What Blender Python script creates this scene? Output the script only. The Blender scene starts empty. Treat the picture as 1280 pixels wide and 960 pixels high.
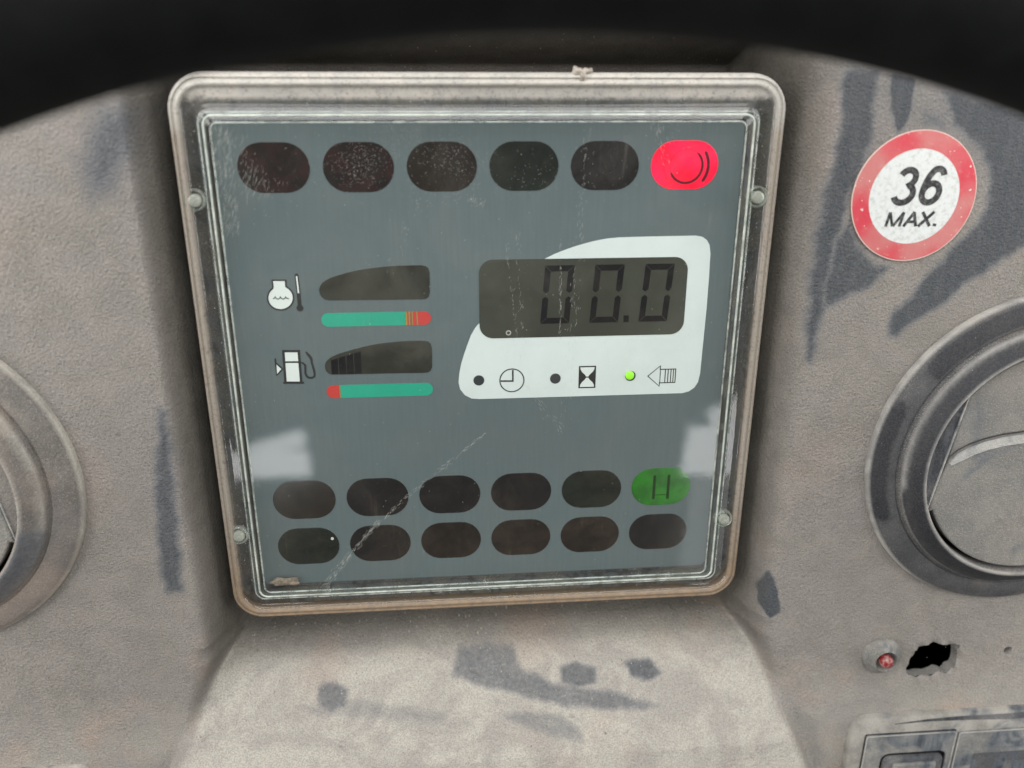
import bpy, bmesh, math, random
import numpy as np
from mathutils import Matrix, Vector
random.seed(7); rng = np.random.default_rng(7)
MM = 0.001
# The dashboard is modelled in its own frame: x to the right, y up the instrument face, z out of it (millimetres).
TILT = Matrix.Rotation(math.radians(55), 4, 'X')          # the face leans back 35 degrees from the vertical
sc = bpy.context.scene
C = sc.collection

# ---------------------------------------------------------------- camera, world, lamps, exposure
cam_d = bpy.data.cameras.new('camera'); cam = bpy.data.objects.new('camera', cam_d); C.objects.link(cam)
CAM_R = Matrix(((0.99665763, 0.0269987, -0.07710154), (0.00087475, 0.94022696, 0.34054736), (0.08168728, -0.33947657, 0.93706075)))
CAM_T = Vector((-9.737, 62.839, 204.627)) * MM
cam.matrix_world = TILT @ (Matrix.Translation(CAM_T) @ CAM_R.to_4x4())
cam_d.sensor_width = 36; cam_d.lens = 36 * 1020 / 1280
cam_d.clip_start = 0.005; cam_d.clip_end = 50
cam_d.dof.use_dof = True
cam_d.dof.focus_distance = 0.222
cam_d.dof.aperture_fstop = 8.5
sc.camera = cam
sc.view_settings.view_transform = 'Standard'; sc.view_settings.look = 'None'
sc.view_settings.exposure = 0.0; sc.view_settings.gamma = 1.0
try: sc.view_settings.use_curve_mapping = False
except Exception: pass
sc.cycles.max_bounces = 10; sc.cycles.transparent_max_bounces = 16
sc.cycles.use_denoising = True
sc.cycles.sample_clamp_indirect = 4
w = bpy.data.worlds.new('World'); sc.world = w; w.use_nodes = True
w.node_tree.nodes['Background'].inputs[0].default_value = (0.95, 0.98, 1.0, 1)
w.node_tree.nodes['Background'].inputs[1].default_value = 0.11

def area_lamp(name, loc, size, power, target=(0, 0, 0), color=(1, 1, 1), normal=None, roll=0):
    d = bpy.data.lights.new(name, 'AREA'); d.shape = 'RECTANGLE'
    d.size = size[0] * MM; d.size_y = size[1] * MM; d.energy = power; d.color = color
    o = bpy.data.objects.new(name, d); C.objects.link(o)
    dirv = (Vector(normal) if normal else Vector(loc) - Vector(target)).normalized()
    q = dirv.to_track_quat('Z', 'Y').to_matrix().to_4x4()
    o.matrix_world = TILT @ (Matrix.Translation(Vector(loc) * MM) @ q @ Matrix.Rotation(math.radians(roll), 4, 'Z'))
    return o

area_lamp('windscreen_light', (-100, 820, 560), (1300, 650), 13.5, color=(.98, .99, 1))
area_lamp('overhead_light', (-40, 380, 1000), (1000, 400), 4.5, color=(1, 1, .99))  # added overhead lamp, so that the wheel rim shades the upper panel
area_lamp('side_window_light', (-800, 160, 470), (800, 600), 9.5, color=(1, .985, .97))
area_lamp('side_window_light', (820, 160, 470), (800, 600), 7.0, color=(1, .99, .97))
area_lamp('reflection_light', (-236, -356, 700), (120, 32), .080, normal=(0, 0, 1), roll=2)  # small lamps added out of view for the bright reflections in the cover
area_lamp('reflection_light', (-212, -330, 700), (66, 20), .026, normal=(0, 0, 1), roll=14)
area_lamp('reflection_light', (318, -358, 700), (84, 66), .115, normal=(0, 0, 1), roll=-6)
area_lamp('reflection_light', (330, -312, 700), (50, 40), .038, normal=(0, 0, 1), roll=24)
area_lamp('faint_reflection_light', (330, -462, 700), (90, 130), .05, normal=(0, 0, 1), roll=-4)  # dim lamp added for the faint lower end of the reflection


# ---------------------------------------------------------------- node helpers
class NT:
    def __init__(s, name):
        s.m = bpy.data.materials.new(name); s.m.use_nodes = True
        s.t = s.m.node_tree; s.t.nodes.clear(); s.out = s.n('ShaderNodeOutputMaterial')
        tc = s.n('ShaderNodeTexCoord'); mp = s.n('ShaderNodeMapping')
        s.t.links.new(tc.outputs['Object'], mp.inputs['Vector']); mp.inputs['Scale'].default_value = (1000, 1000, 1000)
        s.co = mp.outputs[0]
    def n(s, k): return s.t.nodes.new(k)
    def set(s, sock, v):
        if hasattr(v, 'is_output') or isinstance(v, bpy.types.NodeSocket): s.t.links.new(v, sock)
        elif isinstance(v, (tuple, list)) and len(v) == 3 and sock.type == 'RGBA': sock.default_value = (*v, 1)
        else: sock.default_value = v
    def noise(s, scale, detail=4, rough=.55, dist=0, vec=None, stretch=None, out='Fac'):
        x = s.n('ShaderNodeTexNoise'); v = vec or s.co
        if stretch:
            mp = s.n('ShaderNodeMapping'); s.set(mp.inputs[0], v); mp.inputs['Scale'].default_value = stretch[0]
            mp.inputs['Rotation'].default_value = (0, 0, math.radians(stretch[1])); v = mp.outputs[0]
        s.set(x.inputs['Vector'], v); x.inputs['Scale'].default_value = scale
        x.inputs['Detail'].default_value = detail; x.inputs['Roughness'].default_value = rough
        x.inputs['Distortion'].default_value = dist
        return x.outputs[out]
    def ramp(s, v, a, b, c=0., d=1.):
        x = s.n('ShaderNodeMapRange'); x.clamp = True; x.interpolation_type = 'SMOOTHSTEP'
        s.set(x.inputs['Value'], v); x.inputs['From Min'].default_value = a; x.inputs['From Max'].default_value = b
        x.inputs['To Min'].default_value = c; x.inputs['To Max'].default_value = d
        return x.outputs['Result']
    def math(s, op, a, b=0., c=0., clamp=False):
        x = s.n('ShaderNodeMath'); x.operation = op; x.use_clamp = clamp
        s.set(x.inputs[0], a); s.set(x.inputs[1], b); s.set(x.inputs[2], c)
        return x.outputs[0]
    def mix(s, f, a, b):
        x = s.n('ShaderNodeMix'); x.data_type = 'RGBA'
        s.set(x.inputs[0], f); s.set(x.inputs[6], a); s.set(x.inputs[7], b)
        return x.outputs[2]
    def attr(s, name):
        x = s.n('ShaderNodeAttribute'); x.attribute_name = name; return x.outputs['Fac']
    def bump(s, h, dist_mm, strength=1., base=None):
        x = s.n('ShaderNodeBump'); s.set(x.inputs['Height'], h); x.inputs['Distance'].default_value = dist_mm * MM
        x.inputs['Strength'].default_value = strength
        if base is not None: s.set(x.inputs['Normal'], base)
        return x.outputs[0]
    def pbr(s, col, rough=.6, normal=None, spec=.5, **kw):
        b = s.n('ShaderNodeBsdfPrincipled'); s.set(b.inputs['Base Color'], col); s.set(b.inputs['Roughness'], rough)
        s.set(b.inputs['Specular IOR Level'], spec)
        if normal is not None: s.set(b.inputs['Normal'], normal)
        for k, v in kw.items(): s.set(b.inputs[k.replace('_', ' ')], v)
        return b.outputs[0]
    def done(s, sh): s.t.links.new(sh, s.out.inputs['Surface']); return s.m

def dusty_plastic(name, dust_a=(.292, .264, .232), dust_b=(.238, .218, .190), cream=(.57, .535, .462), bare=(.032, .044, .058),
                  use_attr=True, amount=.0, grain=1.0, wipe_scale=.05, stain=(.44, .325, .25), bare2=(.072, .092, .120)):
    s = NT(name)
    big = s.noise(.018, 4, .6); mid = s.noise(.11, 5, .6); fine = s.noise(.8, 3, .6); grit = s.noise(3.2, 3, .7)
    peb = s.n('ShaderNodeTexVoronoi'); s.set(peb.inputs['Vector'], s.co); peb.inputs['Scale'].default_value = 1.15
    peb.feature = 'SMOOTH_F1'; peb.inputs['Smoothness'].default_value = .6
    col = s.mix(s.ramp(mid, .35, .65), dust_b, dust_a)
    if use_attr:
        col = s.mix(s.math('MULTIPLY', s.attr('cream'), .8), col, s.mix(s.ramp(mid, .3, .7), tuple(c * .95 for c in cream), cream))
    hue = s.ramp(s.noise(.055, 5, .65, .6), 0.42, .62, 0., .45)
    if use_attr: col = s.mix(hue, col, tuple(c * k for c, k in zip(dust_b, (1.02, 1.02, 1.12))))
    st = s.math('MULTIPLY', s.ramp(s.noise(.035, 3, .5, vec=None, stretch=((1, 1, 1), 33)), .52, .72), s.attr('stain') if use_attr else .12)
    col = s.mix(st, col, stain)
    # dark spots and pale specks in the dust
    spot = s.ramp(s.noise(.33, 2, .5), .70, .76)
    col = s.mix(s.math('MULTIPLY', spot, .35), col, (.12, .11, .10))
    # wiped areas: ragged, grainy edges, faint drag streaks
    rag = s.math('ADD', s.math('MULTIPLY', s.math('SUBTRACT', s.noise(.95, 4, .65), .5), .8),
                 s.math('MULTIPLY', s.math('SUBTRACT', grit, .5), .9))
    streak = s.noise(.5, 4, .6, stretch=((1.0, .12, 1), -28))
    if use_attr:
        wa = s.attr('wipe')
        m = s.math('ADD', wa, s.math('MULTIPLY', s.math('MULTIPLY', rag, .42), s.math('MULTIPLY', wa, 2.2, clamp=True)), clamp=True)
        m = s.math('MULTIPLY', s.ramp(m, .08, .78), s.ramp(streak, .25, .70, .92, 1.0))
    else:
        wv = s.math('ADD', s.noise(wipe_scale, 3, .55, 1.2), s.math('MULTIPLY', rag, .10))
        m = s.ramp(wv, .54 - amount, .72 - amount)
        m = s.math('MULTIPLY', m, s.ramp(streak, .30, .62, .6, .95))
    # dust worn thin in the valleys of the grain everywhere
    thin = s.math('MULTIPLY', s.ramp(grit, .48, .68), s.ramp(mid, .3, .7, .10, .34))
    m2 = s.math('MAXIMUM', m, thin)
    col = s.mix(s.math('MULTIPLY', m2, .93), col, s.mix(s.ramp(s.math('ADD', m, s.math('MULTIPLY', s.math('SUBTRACT', fine, .5), .35)), .62, .98), bare2, bare))
    spk = s.ramp(s.noise(1.7, 2, .8), .73, .77)
    col = s.mix(s.math('MULTIPLY', spk, .55), col, (.62, .60, .56))
    lea = s.noise(2.5, 3, .6); lea2 = s.noise(1.5, 2, .5)
    col = s.mix(s.math('MULTIPLY', s.ramp(lea, .40, .58, .40, 0.), min(1., grain + .2)), col, (.13, .12, .11))
    col = s.mix(s.math('MULTIPLY', s.ramp(grit, .50, .68, 0., .30), s.math('SUBTRACT', 1., m, clamp=True)), col, (.60, .56, .50))
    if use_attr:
        gr = s.math('MULTIPLY', s.attr('recess_shade'), s.ramp(lea2, .25, .65, .82, 1.0))  # shade of the recess, mixed into the colour
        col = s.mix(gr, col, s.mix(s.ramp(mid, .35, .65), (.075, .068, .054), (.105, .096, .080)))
    h = s.math('ADD', s.math('MULTIPLY', peb.outputs['Distance'], .5), s.math('ADD', lea, s.math('MULTIPLY', lea2, .6)))
    nrm = s.bump(h, .50 * grain, 1.)
    nrm = s.bump(grit, .16 * grain, .9, nrm)
    rough = s.math('SUBTRACT', .92, s.math('MULTIPLY', m, .34))
    return s.done(s.pbr(col, rough, nrm, .35))

def plain(name, col, rough=.5, spec=.5, var=.0, scale=.3, bump=0., **kw):
    s = NT(name); c = col
    if var: c = s.mix(s.ramp(s.noise(scale, 5, .6), .3, .7), tuple(x * (1 - var) for x in col), tuple(min(1, x * (1 + var)) for x in col))
    nrm = s.bump(s.noise(2.0, 4, .6), bump, 1.) if bump else None
    return s.done(s.pbr(c, rough, nrm, spec, **kw))

M = {}
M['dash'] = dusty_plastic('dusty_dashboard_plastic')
M['vent'] = dusty_plastic('dusty_vent_ring', grain=.22, cream=(.50, .48, .44), dust_a=(.115, .112, .106), dust_b=(.055, .055, .056), bare=(.012, .0135, .018), bare2=(.026, .029, .036))
M['vent_l'] = dusty_plastic('thickly_dusty_vent_ring', grain=.45, dust_a=(.225, .198, .168), dust_b=(.125, .113, .098))
M['flap'] = dusty_plastic('dusty_flap', use_attr=False, amount=.0, wipe_scale=.045, grain=.45, dust_a=(.205, .195, .175), dust_b=(.155, .150, .138))
M['lip'] = dusty_plastic('pale_dusty_lip', use_attr=False, amount=.02, wipe_scale=.06, grain=.4, dust_a=(.44, .43, .40), dust_b=(.36, .35, .325))
M['switch_dark'] = dusty_plastic('half_wiped_plastic', use_attr=False, amount=.14, wipe_scale=.06, grain=.4, dust_a=(.12, .12, .12), dust_b=(.06, .063, .068), bare=(.014, .017, .024), bare2=(.035, .042, .055))
M['switch_mid'] = dusty_plastic('streaked_switch_plastic', use_attr=False, amount=.12, wipe_scale=.07, grain=.35, dust_a=(.26, .25, .225), dust_b=(.12, .12, .115))
M['switch_frame'] = dusty_plastic('switch_frame_plastic', use_attr=False, amount=.06, wipe_scale=.05, grain=.35, dust_a=(.34, .32, .28), dust_b=(.20, .19, .17))
M['switch'] = dusty_plastic('dusty_switch_plastic', use_attr=False, amount=.03, wipe_scale=.07, grain=.35, dust_a=(.42, .40, .36), dust_b=(.30, .285, .26))
M['black'] = plain('matt_black_void', (.006, .006, .006), .9, .1)
M['wheel'] = plain('black_wheel_rubber', (.0055, .0058, .0060), .75, .14, .3, .2, .15)
M['housing'] = dusty_plastic('housing_plastic', use_attr=False, amount=.14, wipe_scale=.08, grain=.5, dust_a=(.115, .108, .095), dust_b=(.07, .066, .06), bare=(.022, .024, .024))
# face plate: fine vertical drawn texture in blue-grey print
s = NT('blue_grey_face_print')
v = s.noise(1.4, 4, .6, stretch=((1, .05, 1), 0)); b2 = s.noise(.02, 3, .5)
col = s.mix(s.ramp(v, .3, .7), (.098, .123, .131), (.108, .135, .143))
col = s.mix(s.ramp(b2, .35, .65, 0, .35), col, (.092, .116, .124))
M['face'] = s.done(s.pbr(col, .55, s.bump(s.noise(2.5, 3, .6), .02, .6), .4))
M['white'] = plain('white_print', (.66, .69, .685), .55, .4, .03, .05)
M['ink'] = plain('black_ink', (.012, .014, .016), .5, .4)
M['icon_white'] = plain('icon_white', (.70, .72, .70), .55, .4)
M['green_ink'] = plain('green_ink', (.010, .33, .215), .5, .4, .04, .1)
M['red_ink'] = plain('red_ink', (.52, .035, .03), .5, .4, .04, .1)
M['amber_ink'] = plain('amber_ink', (.36, .21, .045), .5, .4)
M['brown_ink'] = plain('brown_ink', (.26, .09, .035), .5, .4)
def window_mat(name, a, b, rough=.16, scale=.12):
    s = NT(name); n = s.noise(scale, 3, .5, 1.0)
    c = s.mix(s.ramp(n, .35, .65), a, b)
    return s.done(s.pbr(c, rough, None, .5))
M['win_brown'] = window_mat('smoked_window_brown', (.010, .007, .006), (.018, .013, .010))
M['win_red'] = window_mat('smoked_window_red', (.008, .006, .006), (.022, .008, .008), scale=.2)
M['win_black'] = window_mat('smoked_window_black', (.006, .006, .007), (.009, .008, .009))
M['win_green'] = window_mat('smoked_window_green', (.005, .008, .006), (.009, .014, .011))
M['lcd'] = window_mat('liquid_crystal_glass', (.040, .042, .033), (.060, .062, .050), .12, .03)
M['gauge'] = window_mat('gauge_glass', (.018, .019, .014), (.042, .042, .034), .12, .06)
M['segment'] = plain('display_segment', (.001, .002, .004), .6, .1)
s = NT('lit_red_lens'); d = s.noise(.10, 3, .5)
M['red_lit'] = s.done(s.pbr((.30, .0, .008), .28, None, .5, Emission_Color=s.mix(s.ramp(d, .3, .7), (1.0, .012, .085), (.78, .0, .028)), Emission_Strength=1.2))
s = NT('lit_green_lens')
d = s.noise(.16, 3, .55)
M['green_lit'] = s.done(s.pbr((.006, .06, .004), .2, None, .5, Emission_Color=s.mix(s.ramp(d, .35, .65), (.002, .075, .002), (.016, .21, .006)), Emission_Strength=.55))
M['led_lit'] = plain('lit_led', (.2, .5, .02), .3, Emission_Color=(.20, .62, .01, 1), Emission_Strength=.9)
M['led_off'] = plain('unlit_led', (.03, .035, .04), .3)
M['red_sym'] = plain('dark_red_symbol', (.10, .0, .008), .5, .2)
M['red_sym2'] = plain('faint_red_symbol', (.42, .0, .02), .5, .2, Emission_Color=(.75, 0, .02, 1), Emission_Strength=.9)
M['green_sym'] = plain('dark_green_symbol', (.004, .03, .004), .5, .2)
# clear polycarbonate with dust: a real transparent surface with a fresnel gloss and a dust layer
def clear_mat(name, tint=(.95, .985, .965), dustcol=(.40, .365, .315), base_dust=.030, use_attr=True):
    s = NT(name)
    ge = s.n('ShaderNodeNewGeometry'); dt = s.n('ShaderNodeVectorMath'); dt.operation = 'DOT_PRODUCT'
    s.set(dt.inputs[0], ge.outputs['Incoming']); s.set(dt.inputs[1], ge.outputs['Normal'])
    cs = s.math('ABSOLUTE', dt.outputs['Value'])
    fr = s.math('ADD', .055, s.math('MULTIPLY', .90, s.math('POWER', s.math('SUBTRACT', 1., cs), 5.)), clamp=True)
    tr = s.n('ShaderNodeBsdfTransparent'); tr.inputs['Color'].default_value = (*tint, 1)
    nb = s.bump(s.noise(.05, 2, .5), .05, .5)
    gl = s.n('ShaderNodeBsdfGlossy'); gl.inputs['Roughness'].default_value = .045; s.set(gl.inputs['Normal'], nb)
    g = s.n('ShaderNodeMixShader'); s.set(g.inputs[0], fr); s.set(g.inputs[1], tr.outputs[0]); s.set(g.inputs[2], gl.outputs[0])
    n1 = s.noise(.045, 4, .6, 1.0); n2 = s.noise(1.6, 4, .75); n3 = s.noise(.5, 3, .6, stretch=((1, .10, 1), 8))
    f = s.math('MULTIPLY', s.ramp(n1, .38, .68, .35, 1.6), base_dust)
    sp = s.math('MULTIPLY', s.ramp(n2, .60, .78), s.ramp(n1, .42, .62, .015, .17))
    f = s.math('ADD', f, sp)
    f = s.math('ADD', f, s.math('MULTIPLY', s.ramp(n3, .58, .75), s.ramp(n1, .45, .65, .0, .07)))
    if use_attr:
        a = s.attr('dust')
        av = s.math('MULTIPLY', a, s.ramp(s.math('ADD', s.noise(.5, 4, .65), s.math('MULTIPLY', a, .35)), .42, .68, .55, 1.0))
        f = s.math('ADD', f, av, clamp=True)
    dc = s.mix(s.ramp(s.noise(.10, 4, .6), .45, .70, 0, .5), dustcol, (.37, .31, .26))
    if use_attr: dc = s.mix(s.attr('brown'), dc, s.mix(s.ramp(s.noise(.4, 4, .6), .35, .65), (.31, .22, .14), (.24, .18, .13)))
    if use_attr: dc = s.mix(s.attr('pale'), dc, s.mix(s.ramp(s.noise(.3, 4, .6), .35, .65), (.50, .48, .44), (.60, .56, .50)))
    dc = s.mix(s.ramp(s.noise(1.3, 4, .7), .50, .72, 0, .6), dc, (.15, .12, .095))
    df = s.n('ShaderNodeBsdfDiffuse'); s.set(df.inputs['Color'], dc); s.set(df.inputs['Normal'], s.bump(s.noise(1.5, 4, .7), .12, .8))
    mx = s.n('ShaderNodeMixShader'); s.set(mx.inputs[0], f); s.set(mx.inputs[1], g.outputs[0]); s.set(mx.inputs[2], df.outputs[0])
    return s.done(mx.outputs[0])
M['clear'] = clear_mat('clear_polycarbonate_with_dust')
def milky(name, col, alpha=.5, rough=.12):
    s = NT(name)
    tr = s.n('ShaderNodeBsdfTransparent'); tr.inputs['Color'].default_value = (.86, .93, .88, 1)
    n = s.noise(.25, 4, .65, stretch=((1, 1, 1), 0))
    b = s.n('ShaderNodeBsdfPrincipled'); s.set(b.inputs['Base Color'], col); b.inputs['Roughness'].default_value = rough
    b.inputs['Specular IOR Level'].default_value = .9; b.inputs['Coat Weight'].default_value = .6; b.inputs['Coat Roughness'].default_value = .05
    mx = s.n('ShaderNodeMixShader'); s.set(mx.inputs[0], s.ramp(n, .3, .7, alpha - .22, alpha + .22)); s.set(mx.inputs[1], tr.outputs[0]); s.set(mx.inputs[2], b.outputs[0])
    return s.done(mx.outputs[0])
M['ridge'] = milky('bright_moulded_edge', (.62, .66, .58), .66)
M['ridge_thin'] = milky('faint_moulded_edge', (.62, .66, .60), .42)
M['ridge_inner'] = milky('inner_moulded_edge', (.60, .66, .60), .42)
M['peg'] = milky('milky_peg', (.46, .47, .40), .66, .25)
M['peg_ring'] = milky('clear_peg_socket', (.46, .47, .42), .40)
M['scratch'] = plain('scratch_powder', (.42, .42, .38), .8, .3)
M['dirt'] = plain('dry_dirt', (.38, .34, .29), .95, .1, .25, .8, .2)
M['dirt_pink'] = plain('pinkish_dirt', (.24, .19, .155), .95, .1, .3, .8, .2)
M['dirt_dark'] = plain('grey_flake', (.17, .155, .14), .9, .2, .3, .5)
M['bezel'] = dusty_plastic('dusty_lamp_bezel', use_attr=False, amount=.0, wipe_scale=.3, grain=.3, dust_a=(.25, .24, .215), dust_b=(.12, .118, .105), bare=(.10, .11, .11))
s = NT('red_lens_dusty')
M['red_lens'] = s.done(s.pbr(s.mix(s.ramp(s.noise(.8, 4, .6), .42, .62), (.20, .012, .018), (.32, .17, .15)), .35, None, .5))
s = NT('sticker_red'); n = s.noise(.45, 4, .65); wn = s.noise(.06, 2, .5)
c = s.mix(s.ramp(wn, .38, .60), (.50, .035, .055), (.46, .15, .14))
c = s.mix(s.ramp(n, .55, .76, 0, .5), c, (.56, .27, .25)); c = s.mix(s.ramp(s.noise(.9, 2, .5), .70, .74), c, (.75, .65, .6))
M['stick_red'] = s.done(s.pbr(c, .45, s.bump(s.noise(.7, 3, .6), .15, .7), .5))
s = NT('sticker_white'); n = s.noise(.75, 5, .7)
M['stick_white'] = s.done(s.pbr(s.mix(s.ramp(n, .28, .55), (.42, .43, .395), (.58, .595, .575)), .5, s.bump(s.noise(.7, 3, .6), .15, .6), .5))
M['stick_edge'] = plain('sticker_edge', (.62, .47, .41), .6)
s = NT('sticker_ink')
M['stick_ink'] = s.done(s.pbr(s.mix(s.ramp(s.noise(.9, 4, .7), .42, .75), (.012, .012, .014), (.14, .14, .13)), .5, None, .4))

M['screenmat'] = dusty_plastic('dusty_dark_screen', use_attr=False, amount=.16, wipe_scale=.12, grain=.2, dust_a=(.10, .10, .10), dust_b=(.04, .042, .046), bare=(.012, .014, .02))

# ---------------------------------------------------------------- mesh helpers (all in millimetres)
class MB:
    def __init__(s): s.v = []; s.f = []; s.mi = []; s.mats = []
    def m(s, mat):
        if mat not in s.mats: s.mats.append(mat)
        return s.mats.index(mat)
    def add(s, vs, fs, mat):
        o = len(s.v); k = s.m(mat); s.v += [tuple(p) for p in vs]
        for f in fs: s.f.append([i + o for i in f]); s.mi.append(k)
    def prism(s, poly, z0, z1, mat, bevel=0):
        a = sum(poly[i][0] * poly[(i + 1) % len(poly)][1] - poly[(i + 1) % len(poly)][0] * poly[i][1] for i in range(len(poly)))
        if a < 0: poly = poly[::-1]
        n = len(poly)
        rings = [(0, z0), (0, z1)]
        if bevel: rings = [(0, z0), (0, z1 - bevel), (-bevel * .3, z1 - bevel * .3), (-bevel, z1)]
        vs = []
        for off, z in rings: vs += [(x, y, z) for x, y in inset(poly, -off)]
        fs = []
        for r in range(len(rings) - 1):
            for i in range(n):
                j = (i + 1) % n; fs.append([r * n + i, r * n + j, (r + 1) * n + j, (r + 1) * n + i])
        fs.append([(len(rings) - 1) * n + i for i in range(n)]); fs.append([n - 1 - i for i in range(n)])
        s.add(vs, fs, mat)
    def ring(s, outer, inner, z0, z1, mat):
        n = len(outer)
        vs = [(x, y, z0) for x, y in outer] + [(x, y, z1) for x, y in outer] + [(x, y, z1) for x, y in inner] + [(x, y, z0) for x, y in inner]
        fs = []
        for i in range(n):
            j = (i + 1) % n
            for r in range(4): q = (r + 1) % 4; fs.append([r * n + i, r * n + j, q * n + j, q * n + i])
        s.add(vs, fs, mat)
    def stroke(s, pts, wdt, z0, z1, mat, closed=False):
        n = len(pts); P = [Vector(p) for p in pts]; L = []; Rr = []
        W = wdt if isinstance(wdt, (list, tuple)) else [wdt] * n
        for i in range(n):
            a = P[i - 1] if (i > 0 or closed) else P[i]; b = P[(i + 1) % n] if (i < n - 1 or closed) else P[i]
            d1 = (P[i] - a); d2 = (b - P[i])
            d1 = d1.normalized() if d1.length > 1e-9 else d2.normalized(); d2 = d2.normalized() if d2.length > 1e-9 else d1
            t = d1 + d2; t = t.normalized() if t.length > 1e-6 else d1
            nn = Vector((-t.y, t.x)); k = W[i] / 2 / max(.7, nn.dot(Vector((-d1.y, d1.x))))
            L.append(P[i] + nn * k); Rr.append(P[i] - nn * k)
        vs = [(p.x, p.y, z1) for p in L] + [(p.x, p.y, z1) for p in Rr] + [(p.x, p.y, z0) for p in L] + [(p.x, p.y, z0) for p in Rr]
        fs = []
        for i in range(n if closed else n - 1):
            j = (i + 1) % n
            fs += [[i, n + i, n + j, j], [2 * n + i, i, j, 2 * n + j], [n + i, 3 * n + i, 3 * n + j, n + j]]
        if not closed: fs += [[0, 2 * n, 3 * n, n], [n - 1, 2 * n - 1, 4 * n - 1, 3 * n - 1]]
        s.add(vs, fs, mat)
    def lathe(s, prof, mat, n=96, cx=0, cy=0, cap=False, sx=1):
        vs = []
        for r, z in prof: vs += [(cx + sx * r * math.cos(2 * math.pi * i / n), cy + r * math.sin(2 * math.pi * i / n), z) for i in range(n)]
        fs = [[k * n + i, k * n + (i + 1) % n, (k + 1) * n + (i + 1) % n, (k + 1) * n + i] for k in range(len(prof) - 1) for i in range(n)]
        if cap: fs.append([(len(prof) - 1) * n + i for i in range(n)])
        s.add(vs, fs, mat)
    def build(s, name, parent=None, smooth=None, origin=(0, 0, 0), angle=35):
        me = bpy.data.meshes.new(name)
        me.from_pydata([((x - origin[0]) * MM, (y - origin[1]) * MM, (z - origin[2]) * MM) for x, y, z in s.v], [], s.f)
        for k in s.mats: me.materials.append(M[k])
        me.polygons.foreach_set('material_index', s.mi)
        bm = bmesh.new(); bm.from_mesh(me); bmesh.ops.recalc_face_normals(bm, faces=bm.faces); bm.to_mesh(me); bm.free()
        if smooth: me.shade_smooth(); me.set_sharp_from_angle(angle=math.radians(angle))
        o = bpy.data.objects.new(name, me); C.objects.link(o)
        if parent is not None:
            o.parent = parent; o.location = tuple(c * MM for c in origin)
        else: o.matrix_world = TILT @ Matrix.Translation(Vector(origin) * MM)
        return o
def inset(poly, d):
    if abs(d) < 1e-9: return list(poly)
    n = len(poly); out = []
    for i in range(n):
        a, b, c = Vector(poly[i - 1]), Vector(poly[i]), Vector(poly[(i + 1) % n])
        d1 = (b - a).normalized(); d2 = (c - b).normalized(); n1 = Vector((-d1.y, d1.x)); n2 = Vector((-d2.y, d2.x))
        t = n1 + n2; t = t.normalized() if t.length > 1e-6 else n1
        out.append(tuple(b + t * d / max(.5, t.dot(n1))))
    return out
def rrect(x0, x1, y0, y1, r, k=8, side=1):
    pts = []
    cs = [(x1 - r, y0 + r, -90), (x1 - r, y1 - r, 0), (x0 + r, y1 - r, 90), (x0 + r, y0 + r, 180)]
    for q, (cx, cy, a0) in enumerate(cs):
        arc = [(cx + r * math.cos(math.radians(a0 + 90 * i / k)), cy + r * math.sin(math.radians(a0 + 90 * i / k))) for i in range(k + 1)]
        pts += arc
        nx, ny, na = cs[(q + 1) % 4]
        e = (nx + r * math.cos(math.radians(na)), ny + r * math.sin(math.radians(na))); b = arc[-1]
        pts += [(b[0] + (e[0] - b[0]) * i / side, b[1] + (e[1] - b[1]) * i / side) for i in range(1, side)]
    return pts
def pill(cx, cy, wd, ht, k=14):
    r = ht / 2; h = wd / 2 - r
    # a squashed stadium: the ends are a little fuller than half circles
    return [(cx + h + r * math.cos(a), cy + r * math.sin(a)) for a in [math.radians(-90 + 180 * i / k) for i in range(k + 1)]] + \
           [(cx - h + r * math.cos(a), cy + r * math.sin(a)) for a in [math.radians(90 + 180 * i / k) for i in range(k + 1)]]
def circle(cx, cy, r, n=40, a0=0, a1=360):
    full = abs(a1 - a0) == 360; m = n if full else n + 1
    return [(cx + r * math.cos(math.radians(a0 + (a1 - a0) * i / n)), cy + r * math.sin(math.radians(a0 + (a1 - a0) * i / n))) for i in range(m)]
def root(name, loc, label, cat, group=None):
    o = bpy.data.objects.new(name, None); C.objects.link(o); o.empty_display_size = .01
    o.matrix_world = TILT @ Matrix.Translation(Vector(loc) * MM)
    return tag(o, label, cat, group)
def tag(o, label=None, cat=None, group=None, kind=None):
    if label: o['label'] = label
    if cat: o['category'] = cat
    if group: o['group'] = group
    if kind: o['kind'] = kind
    return o

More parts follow.
